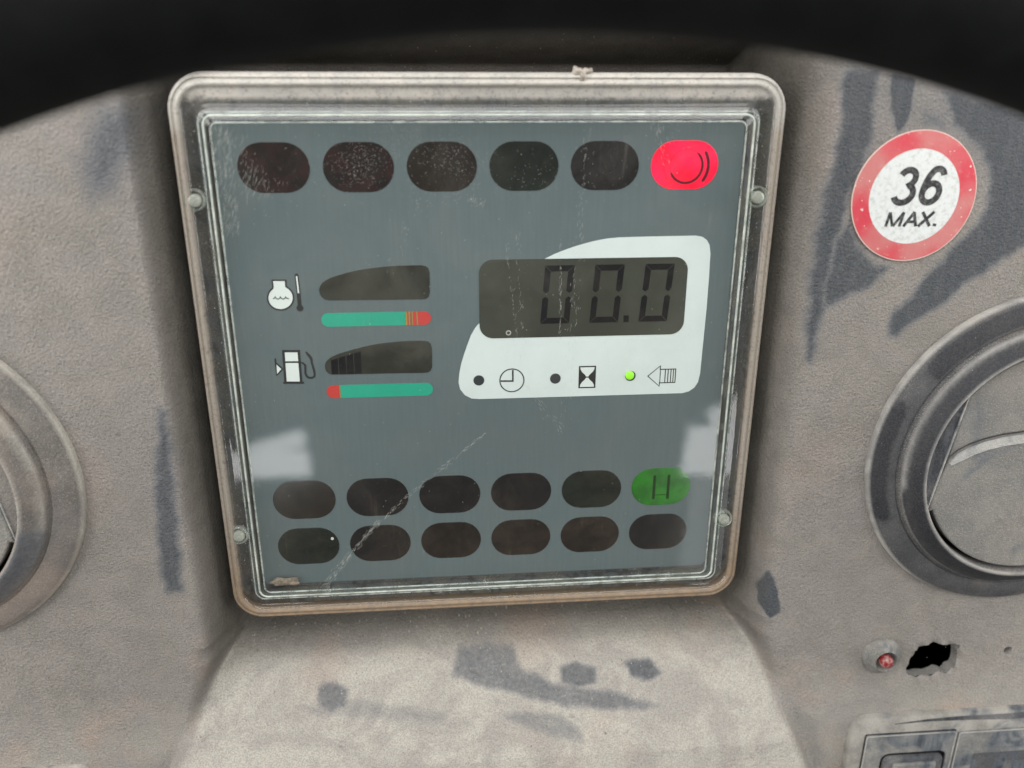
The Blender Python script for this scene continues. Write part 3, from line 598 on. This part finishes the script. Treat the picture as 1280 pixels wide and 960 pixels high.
fs = [[k * n + i, k * n + (i + 1) % n, (k + 1) * n + (i + 1) % n, (k + 1) * n + i] for k in range(len(rings) - 1) for i in range(n)]
fs.append([(len(rings) - 1) * n + i for i in range(n)])
b = MB(); b.add(vs, fs, 'clear'); cover = b.build('clear_cover', ip, smooth=True, angle=60); cover.data.polygons[len(fs) - 1].use_smooth = False
brown = [min(.95, max(.22, (-y - 30) / 45.0)) if y < 54 else 0. for x, y, z in vs]
at = cover.data.attributes.new('brown', 'FLOAT', 'POINT'); at.data.foreach_set('value', np.array(brown, np.float32))
pale = [min(.9, max(0., (y - 52) / 9.0)) for x, y, z in vs]
at = cover.data.attributes.new('pale', 'FLOAT', 'POINT'); at.data.foreach_set('value', np.array(pale, np.float32))
at = cover.data.attributes.new('dust', 'FLOAT', 'POINT'); at.data.foreach_set('value', np.array(dust, np.float32))
def bead(name, rect, r, z, rad, mat, parent):
    loops = []
    for k in range(7):
        a = math.pi * k / 6; loops.append((rrect(rect[0] - rad * math.cos(a), rect[1] + rad * math.cos(a), rect[2] - rad * math.cos(a), rect[3] + rad * math.cos(a), max(.3, r + rad * math.cos(a)), 8, 30), z + rad * .9 * math.sin(a)))
    n = len(loops[0][0]); vs = [(x, y, zz) for pts, zz in loops for x, y in pts]
    b = MB(); b.add(vs, [[k * n + i, k * n + (i + 1) % n, (k + 1) * n + (i + 1) % n, (k + 1) * n + i] for k in range(6) for i in range(n)], mat)
    return b.build(name, parent, smooth=True)
bead('moulded_ridge', (CX0 + 6.7, CX1 - 6.7, CY0 + 6.3, 57.7), 2.6, 4.25, .20, 'ridge_thin', cover)
bead('moulded_ridge', (CX0 + 8.0, CX1 - 8.0, CY0 + 7.4, 57.0), 2.2, 4.9, .30, 'ridge', cover)
bead('moulded_ridge', (WX0 + .1, WX1 - .1, WY0 + .1, WY1 - .1), 1.7, 5.85, .24, 'ridge_inner', cover)
for (sx, sy) in ((-68.1, 38.1), (67.6, 37.6), (-67.9, -51.6), (67.2, -52.5)):
    b = MB(); b.lathe([(2.75, 3.6), (2.7, 4.6), (2.35, 4.95), (2.0, 4.6), (1.9, 3.9)], 'peg_ring', 28)
    sc_ = b.build('screw_socket', cover); sc_.location = (sx * MM, sy * MM, 0)
    b = MB(); b.lathe([(1.6, 3.6), (1.6, 4.9), (1.35, 5.3), (.7, 5.5)], 'peg', 24, .15, -.1, cap=True)
    b.stroke([(-.8, -.5), (1.0, .3)], .26, 5.5, 5.56, 'ridge_thin'); b.build('screw', sc_, smooth=True)
# fine scratches and grit ground into the cover: many tiny slivers lying on it
b = MB(); k_s = []
def sliver(x, y, L, wd, ang, z=6.03):
    ca, sa = math.cos(ang), math.sin(ang)
    b.add([(x - ca * L / 2, y - sa * L / 2, z), (x + sa * wd / 2, y - ca * wd / 2, z + .01), (x + ca * L / 2, y + sa * L / 2, z), (x - sa * wd / 2, y + ca * wd / 2, z + .01)], [[0, 1, 2, 3]], 'scratch')
def band_scratch(x0, y0, x1, y1, wd0, wd1, n, ang=None, lmax=1.6, t=.06):
    for _ in range(n):
        k = random.random(); wd = wd0 + (wd1 - wd0) * k; px, py = x0 + (x1 - x0) * k, y0 + (y1 - y0) * k
        dx, dy = x1 - x0, y1 - y0; l = math.hypot(dx, dy); o = random.gauss(0, .35) * wd
        a = math.atan2(dy, dx) if ang is None else ang
        sliver(px - dy / l * o, py + dx / l * o, random.uniform(.15, lmax), random.uniform(.03, t), a + random.gauss(0, .18))
band_scratch(-.5, -23, -22, -41, .5, 1.1, 110)
band_scratch(-22, -41, -34, -53, .6, 1.0, 90)
band_scratch(-30, -48, -46, -68, 1.0, 2.0, 220, lmax=2.0, t=.055)
band_scratch(-14, 50, -22, 20, 7, 9, 60, lmax=.9, t=.05)
band_scratch(24.5, 54, 21, -22, 1.5, 3, 150, ang=math.radians(86), t=.06)
band_scratch(8, 30, 9.5, -4, 1.2, 1.6, 50, ang=math.radians(80), t=.06)
band_scratch(18.5, 28, 19, 2, .5, .5, 60, ang=math.radians(88), t=.06)
band_scratch(5, 27, 8, 3, .5, .4, 34, ang=math.radians(86), t=.05)
band_scratch(9, -8, 20, -24, 1.0, 2.5, 60, t=.06)
band_scratch(-60, 54, -52, 38, 5, 8, 120, ang=math.radians(70), lmax=3.0, t=.045)
band_scratch(-4, 38, 0, 36.5, 1.2, 1.0, 45, ang=math.radians(65), lmax=.9)
band_scratch(-18, 36, -2, 40, 3.0, 3.0, 26, lmax=.7, t=.07)
band_scratch(40, 58, 44, 46, 3.0, 3.0, 60, ang=math.radians(100), lmax=2.0, t=.05)
for cx_, cy_, n_ in ((-29, 47, 260), (-31, 44, 160), (-8, 48, 170), (-5, 45, 80), (-50, 43, 60), (12, 44, 60), (33, 42, 40), (-20, 52, 160), (48, 55, 60), (-58, -20, 50)):
    for _ in range(n_): sliver(cx_ + random.gauss(0, 4.2), cy_ + random.gauss(0, 2.6), random.uniform(.07, .28), random.uniform(.04, .09), random.gauss(1.2, .6))
for _ in range(620):                                     # loose specks
    x, y = random.uniform(-60, 62), random.uniform(-68, 55); d = random.choice((.05, .06, .08, .10, .16)); sliver(x, y, d * 1.4, d, random.random() * 3)
for _ in range(420):                                     # grit on the flange round the window
    sd = random.randrange(4)
    if sd == 0: x, y = random.uniform(-68, 69), random.uniform(57.6, 61)
    elif sd == 1: x, y = random.uniform(-68, 69), random.uniform(-75.5, -71)
    elif sd == 2: x, y = random.uniform(-67.5, -64.8), random.uniform(-72, 58)
    else: x, y = random.uniform(66, 68.5), random.uniform(-72, 58)
    d = random.choice((.06, .08, .12, .18)); sliver(x, y, d * 1.8, d, random.uniform(.8, 2.2), 4.28)
for _ in range(220): sliver(-62 + random.random() * 4, random.uniform(30, 56), random.uniform(.5, 2.4), .04, math.radians(random.gauss(72, 12)))
for px, py in ((-45, -69.2), (-1, -69.6), (43, -69.2), (52, -69.4), (-14, -71)):
    for _ in range(28): sliver(px + random.gauss(0, .7), py + random.gauss(0, .8), random.uniform(.2, 1.2), .09, random.uniform(0, 3), 5.95)
b.stroke(circle(5.7, 4.5, .55, 14), .2, 6.03, 6.07, 'scratch', closed=True)
b.prism(circle(-42.6, -52.8, .42, 10), 6.03, 6.2, 'scratch')
scr = b.build('scratches', cover); scr['kind'] = 'stuff'

# ---------------------------------------------------------------- dirt
def clump(name, c, size, mat, label=None, cat=None, n=60, flat=.6):
    bm = bmesh.new(); bmesh.ops.create_icosphere(bm, subdivisions=3, radius=1)
    for v in bm.verts:
        k = 1 + .28 * math.sin(v.co.x * 5 + 1) * math.cos(v.co.y * 4.3) + .18 * math.sin(v.co.z * 9 + v.co.x * 7) + random.uniform(-.10, .10)
        v.co = Vector((v.co.x * size[0], v.co.y * size[1], v.co.z * size[2])) * k * MM
    me = bpy.data.meshes.new(name); bm.to_mesh(me); bm.free(); me.materials.append(M[mat])
    o = bpy.data.objects.new(name, me); C.objects.link(o); o.matrix_world = TILT @ Matrix.Translation(Vector(c) * MM)
    if label: tag(o, label, cat)
    return o
clump('dirt_clump', (23.0, 65.5, 3.6), (2.3, 1.9, 1.6), 'dirt', 'small pale clump of dirt caught on the top edge of the clear cover', 'dirt')
clump('dirt_lump', (-57.5, -68.9, 1.2), (3.6, 1.1, .6), 'dirt_pink', 'pinkish dried dirt inside a lower corner of the clear cover, beside the diagonal scratch', 'dirt')
b = MB()
def grain(x, y, r, mat, flat=.4):
    z = float(dash_z(np.array(x), np.array(y))); k = random.randint(5, 7); a0 = random.random() * 6
    pts = [(x + r * random.uniform(.6, 1.1) * math.cos(a0 + 2 * math.pi * i / k), y + r * random.uniform(.6, 1.1) * math.sin(a0 + 2 * math.pi * i / k)) for i in range(k)]
    pz = [float(v) for v in dash_z(np.array([p[0] for p in pts]), np.array([p[1] for p in pts]))]
    b.add([(p[0], p[1], z_ - .05) for p, z_ in zip(pts, pz)] + [(x, y, z + r * flat)], [[i, (i + 1) % k, k] for i in range(k)], mat)
for _ in range(1500):
    x = random.uniform(-72, 72); y = random.triangular(-128, -80, -86); grain(x, y, random.choice((.10, .14, .18, .25, .3)), random.choice(('dirt', 'dirt', 'dirt_dark')))
for _ in range(260):
    x = random.uniform(-70, 72); grain(x, random.uniform(66, 82), random.choice((.12, .2, .3)), random.choice(('dirt', 'dirt_dark')))
for _ in range(500):
    x = random.choice((random.uniform(-140, -84), random.uniform(84, 180))); grain(x, random.uniform(-140, 70), random.choice((.08, .1, .14)), 'dirt')
for x, y, r in ((-60, -93, .9), (-70, -90, .6), (52, -86, 1.6), (50, -90, 1.1), (57, -92, 1.0), (-34, -89, .8), (12, -108, .5), (34, -118, .6), (38, -84, .8)):
    grain(x, y, r, 'dirt_dark' if r < 1.2 else 'dirt', .22)
tag(b.build('grit'), 'grains of grit and dust flakes scattered over the dashboard', 'grit', kind='stuff')

# ---------------------------------------------------------------- air vents
def air_vent(cx, cy, sgn, mat, label, wear_shade, cheek):
    v = root('air_vent', (cx, cy, POD), label, 'air vent', 'round air vents in the dashboard')
    b = MB(); b.lathe([(46.3, -1.5), (46.3, .7), (46.0, 1.5), (45.2, 2.1), (43.6, 2.9), (41.0, 3.7), (39.6, 3.8), (39.2, 3.2), (38.8, 3.3), (38.5, 4.3), (37.9, 5.2), (36.0, 6.9), (34.6, 8.1), (33.9, 8.5), (33.3, 8.4), (32.9, 7.6), (32.8, 2.0)], mat, 160)
    rg = b.build('outer_ring', v, smooth=True, angle=50)
    co = np.zeros(len(rg.data.vertices) * 3); rg.data.vertices.foreach_get('co', co); co = co.reshape(-1, 3) / MM
    rr_ = np.hypot(co[:, 0], co[:, 1]); an = np.degrees(np.arctan2(co[:, 1], co[:, 0])) % 360
    wv = np.zeros(len(rr_))
    for (r0, r1, a0, a1, st_) in wear_shade:  # dark arcs: wiped dust, and shade painted low on the rings
        k1 = sstep((rr_ - r0) / .8 + .5) * sstep((r1 - rr_) / .8 + .5); k2 = sstep((an - a0) / 9 + .5) * sstep((a1 - an) / 9 + .5)
        wv = np.maximum(wv, st_ * k1 * k2)
    for nm, arr in (('wipe', wv), ('cream', np.maximum.reduce([sstep((rr_ - 45.5) / .5) * .85, sstep(1 - np.abs(rr_ - 38.0) / .45) * .8, sstep(1 - np.abs(rr_ - 33.5) / .7) * 1.0])), ('stain', wv * 0 + .35)):  # cream: dust-pale highlights painted along the ring's crests
        at = rg.data.attributes.new(nm, 'FLOAT', 'POINT'); at.data.foreach_set('value', arr.astype(np.float32))
    b = MB(); b.lathe([(33.2, 2.4), (1, 2.3)], 'black', 64, cap=True); b.build('barrel', v)
    S_ = lambda pts: [(p[0] * sgn, p[1]) for p in pts]
    c1, c2 = (-30.6, -12.9), (-25.0, 20.6)                # the straight cut on the inner side of the disc
    R_ = 32.2
    a1 = math.degrees(math.atan2(c1[1], c1[0])); a2 = math.degrees(math.atan2(c2[1], c2[0]))
    # side cheek
    arc = circle(0, 0, 32.75, 14, a2, a1 + 360 if a1 < 0 else a1)
    b = MB(); b.prism(S_([c1] + [c2] + arc[1:-1]), 2.5, 6.6, cheek, .4)
    b.stroke(S_([(c1[0] + .05, c1[1]), (c2[0] + .05, c2[1])]), .28, 6.2, 7.0, 'lip'); b.build('side_cheek', v)
    # lower flap with a raised curved lip
    cutx = lambda y: c1[0] + (c2[0] - c1[0]) * (y - c1[1]) / (c2[1] - c1[1])
    edge_c = [(-26.9, 2.2), (-24.6, 4.2), (-21.4, 6.0), (-17.5, 7.4), (-12.5, 8.5), (-7.0, 9.1), (0, 9.4), (7.0, 9.1), (12.5, 8.5), (17.5, 7.4), (21.4, 6.0), (24.6, 4.2), (27.2, 1.6), (29.6, -2.0)]
    low = [(x + .35, y) for x, y in [(cutx(-12.9), -12.9), (cutx(-4), -4)]] + edge_c + circle(0, 0, R_ - .5, 50, -8, -156.5)
    b = MB(); b.prism(S_(low), 4.0, 7.4, 'flap', .55)
    f = b.build('flap', v)
    b = MB(); e2 = [(x, y - 1.0) for x, y in edge_c[:-1]]
    b.stroke(S_(e2), [.6] + [2.4] * (len(e2) - 2) + [.6], 7.2, 7.7, 'lip'); b.build('flap_lip', f)
    up = [(x, y + .45) for x, y in edge_c[::-1]] 
    up = up + [(c2[0] + .4, c2[1] - .3)] + [p for p in circle(0, 0, R_ - .6, 50, 141, -2)][1:]
    b = MB(); b.prism(S_(up), 3.6, 6.2, 'flap', .45); b.build('flap', v)
    return v
air_vent(149.9, -32.6, 1, 'vent', 'round air vent beside the speed sticker, its ring wiped dark in patches',
         [(40.4, 44.8, 100, 144, 1.1), (41.2, 45.3, 156, 205, 1.0), (38.8, 45.4, 85, 300, .45), (34.0, 37.8, 80, 290, .95), (34.4, 37.6, 100, 150, 1.), (34.2, 38.1, 190, 266, 1.)], 'switch_dark')
air_vent(-149.0, -31.0, -1, 'vent_l', 'round air vent with an evenly dust-covered ring, across the instrument from the speed sticker',
         [(33.4, 38.6, 285, 345, .55), (38.6, 46, 290, 350, .25), (40, 46, 0, 40, .18)], 'vent_l')

# ---------------------------------------------------------------- speed sticker
st = root('speed_sticker', (104.8, 38.0, POD + .28), 'round speed sticker reading 36 MAX. in black on white with a red rim', 'sticker')
b = MB(); b.prism(circle(0, 0, 15.75, 96), -.25, .04, 'stick_edge'); b.build('backing', st)
b = MB(); b.ring(circle(0, 0, 15.55, 96), circle(0, 0, 11.4, 96), -.1, .07, 'stick_red'); b.build('red_rim', st)
b = MB(); b.prism(circle(0, 0, 11.5, 96), -.1, .06, 'stick_white'); b.build('white_disc', st)
def ell(cx, cy, rx, ry, a0, a1, n=22): return [(cx + rx * math.cos(math.radians(a0 + (a1 - a0) * i / n)), cy + ry * math.sin(math.radians(a0 + (a1 - a0) * i / n))) for i in range(n + 1)]
def glyphs(name, strokes, shear, wdt):
    b = MB(); z = .10
    for (x0, y0, wd, ht, pts, closed, k) in strokes:
        P_ = [(x0 + wd * x + shear * (y0 + ht * y - strokes[0][1]), y0 + ht * y) for x, y in pts]
        z += .004
        b.stroke(P_, wdt * k, .06, z, 'stick_ink', closed=closed)
    return b.build(name, st)
three = (-5.7, -1.35, 5.3, 8.0)
three_pts = ell(.47, .735, .36, .235, 158, -62, 20) + ell(.47, .265, .44, .265, 62, -160, 26)
six = (.85, -1.35, 5.3, 8.0)
six_bowl = ell(.52, .285, .40, .285, 0, 360, 32)[:-1]
six_stem = ell(.58, .70, .37, .30, 22, 118, 12) + [(.245, .80), (.165, .62), (.125, .45), (.12, .30)]
glyphs('number', [(*three, three_pts, False, 1), (*six, six_bowl, True, 1), (*six, six_stem, False, 1)], .15, 1.55)
H = 3.5; y0 = -7.15
glyphs('lettering', [(-6.15, y0, 3.5, H, [(0, 0), (.0, 1)], False, 1), (-6.15, y0, 3.5, H, [(1, 0), (1, 1)], False, 1), (-6.15, y0, 3.5, H, [(0, 1), (.48, .02)], False, .9), (-6.15, y0, 3.5, H, [(1, 1), (.52, .02)], False, .9), (-1.6, y0, 3.2, H, [(0, 0), (.52, 1)], False, 1), (-1.6, y0, 3.2, H, [(.48, 1), (1, 0)], False, 1), (-1.6, y0, 3.2, H, [(.2, .33), (.8, .33)], False, .9),
        (2.15, y0, 3.0, H, [(0, 0), (1, 1)], False, 1), (2.15, y0, 3.0, H, [(0, 1), (1, 0)], False, 1), (6.35, y0, 1, H, [(0, 0), (0, .18)], False, 1.2)], .20, .74)

# ---------------------------------------------------------------- red warning lamp
wl = root('warning_lamp', (118.4, -98.2, POD), 'small round warning lamp with dull red lens beside the broken hole', 'warning lamp')
b = MB(); b.lathe([(6.0, -.5), (6.0, .8), (5.8, 1.3), (5.5, 1.5), (4.6, 2.5), (3.75, 3.5), (3.45, 3.6), (3.2, 3.3), (2.9, 1.8), (2.6, 1.0), (1.0, 1.0)], 'bezel', 56, cap=True); b.build('bezel', wl, smooth=True, angle=50)
b = MB(); b.lathe([(2.05, 1.0), (2.05, 3.2), (1.95, 3.9), (1.6, 4.5), (1.1, 4.85), (.5, 5.0), (.05, 5.02)], 'red_lens', 32, cap=True); b.build('lens', wl, smooth=True)

# ---------------------------------------------------------------- switch panel at the lower right
sp = root('switch_panel', (112, -172, POD), 'dusty switch panel frame holding a rocker switch and a dark screen, below the broken hole', 'switch panel')
ox, oy = 112, -172
def Rl(x0, x1, y0, y1, r=1.0, k=5): return rrect(x0 - ox, x1 - ox, y0 - oy, y1 - oy, r, k)
b = MB(); b.prism(Rl(112, 206, -171, -120.5, 6), -.8, 2.6, 'switch_frame', 1.1); b.build('frame', sp, smooth=True, angle=40)
b = MB(); b.stroke([(13.5, 49.2), (24, 49.9), (34, 50.0), (50, 49.6), (70, 49.7), (92, 49.5)], [.3, .9, 1.5, 2.2, 2.6, 2.6], 2.6, 2.625, 'switch_dark'); b.build('rubbed_stripe', sp)
b = MB()
for w_ in ((Rl(116.9, 146.0, -168, -126.6, .7)), (Rl(147.2, 203, -168, -127.2, .7))): b.stroke(w_, .28, 3.2, 3.42, 'lip', closed=True)  # thin pale line along the outline of each plate
b.build('pale_edges', sp)
b = MB(); n_ = 24
b.ring(Rl(116.9, 146.0, -168, -126.6, .7), Rl(122.6, 144.3, -162, -133.8, 2.8), 2.6, 3.25, 'switch_mid'); b.build('switch_plate', sp)
b = MB(); b.prism(Rl(116.5, 146.35, -168.5, -126.2, .7), 2.6, 2.63, 'black'); b.build('plate_gap', sp)
b = MB(); b.prism(Rl(123.7, 143.2, -161, -135.1, 2.2), 2.63, 4.1, 'switch_dark', .8); rk = b.build('rocker', sp, smooth=True, angle=40)
b = MB(); b.prism(Rl(126.4, 140.6, -158, -137.0, .8), 4.1, 4.9, 'switch_mid', .5); b.build('rocker_pad', rk)
b = MB(); b.ring(Rl(147.2, 203, -168, -127.2, .7), Rl(153.2, 198, -162, -135.8, .7), 2.6, 3.35, 'switch_mid'); b.build('screen_plate', sp)
b = MB(); b.prism(Rl(153.0, 198.2, -162.2, -135.6, .5), 2.6, 2.8, 'screenmat'); b.build('screen', sp)
# trim strip at the lower left
tp = MB(); tp.prism(rrect(-170, -116.8, -168, -121.4, 3, 6), POD - .8, POD + 1.2, 'switch', .5)
tag(tp.build('blank_plate', None, smooth=True, angle=40, origin=(-140, -140, 0)), 'pale dusty blank plate whose upper edge shows in the bottom corner across from the switches', 'cover plate')

# ---------------------------------------------------------------- steering wheel rim
WC = Vector((4.6, -131, 100)); MAJ, MIN = 214.0, 14.0
b = MB(); nu, nv = 220, 28
vs = [(WC.x + (MAJ + MIN * math.cos(2 * math.pi * j / nv)) * math.cos(2 * math.pi * i / nu), WC.y + (MAJ + MIN * math.cos(2 * math.pi * j / nv)) * math.sin(2 * math.pi * i / nu), WC.z + MIN * 1.1 * math.sin(2 * math.pi * j / nv)) for i in range(nu) for j in range(nv)]
b.add(vs, [[i * nv + j, ((i + 1) % nu) * nv + j, ((i + 1) % nu) * nv + (j + 1) % nv, i * nv + (j + 1) % nv] for i in range(nu) for j in range(nv)], 'wheel')
tag(b.build('steering_wheel', None, smooth=True, origin=tuple(WC)), 'black steering wheel rim arching out of focus above the instrument panel', 'steering wheel')
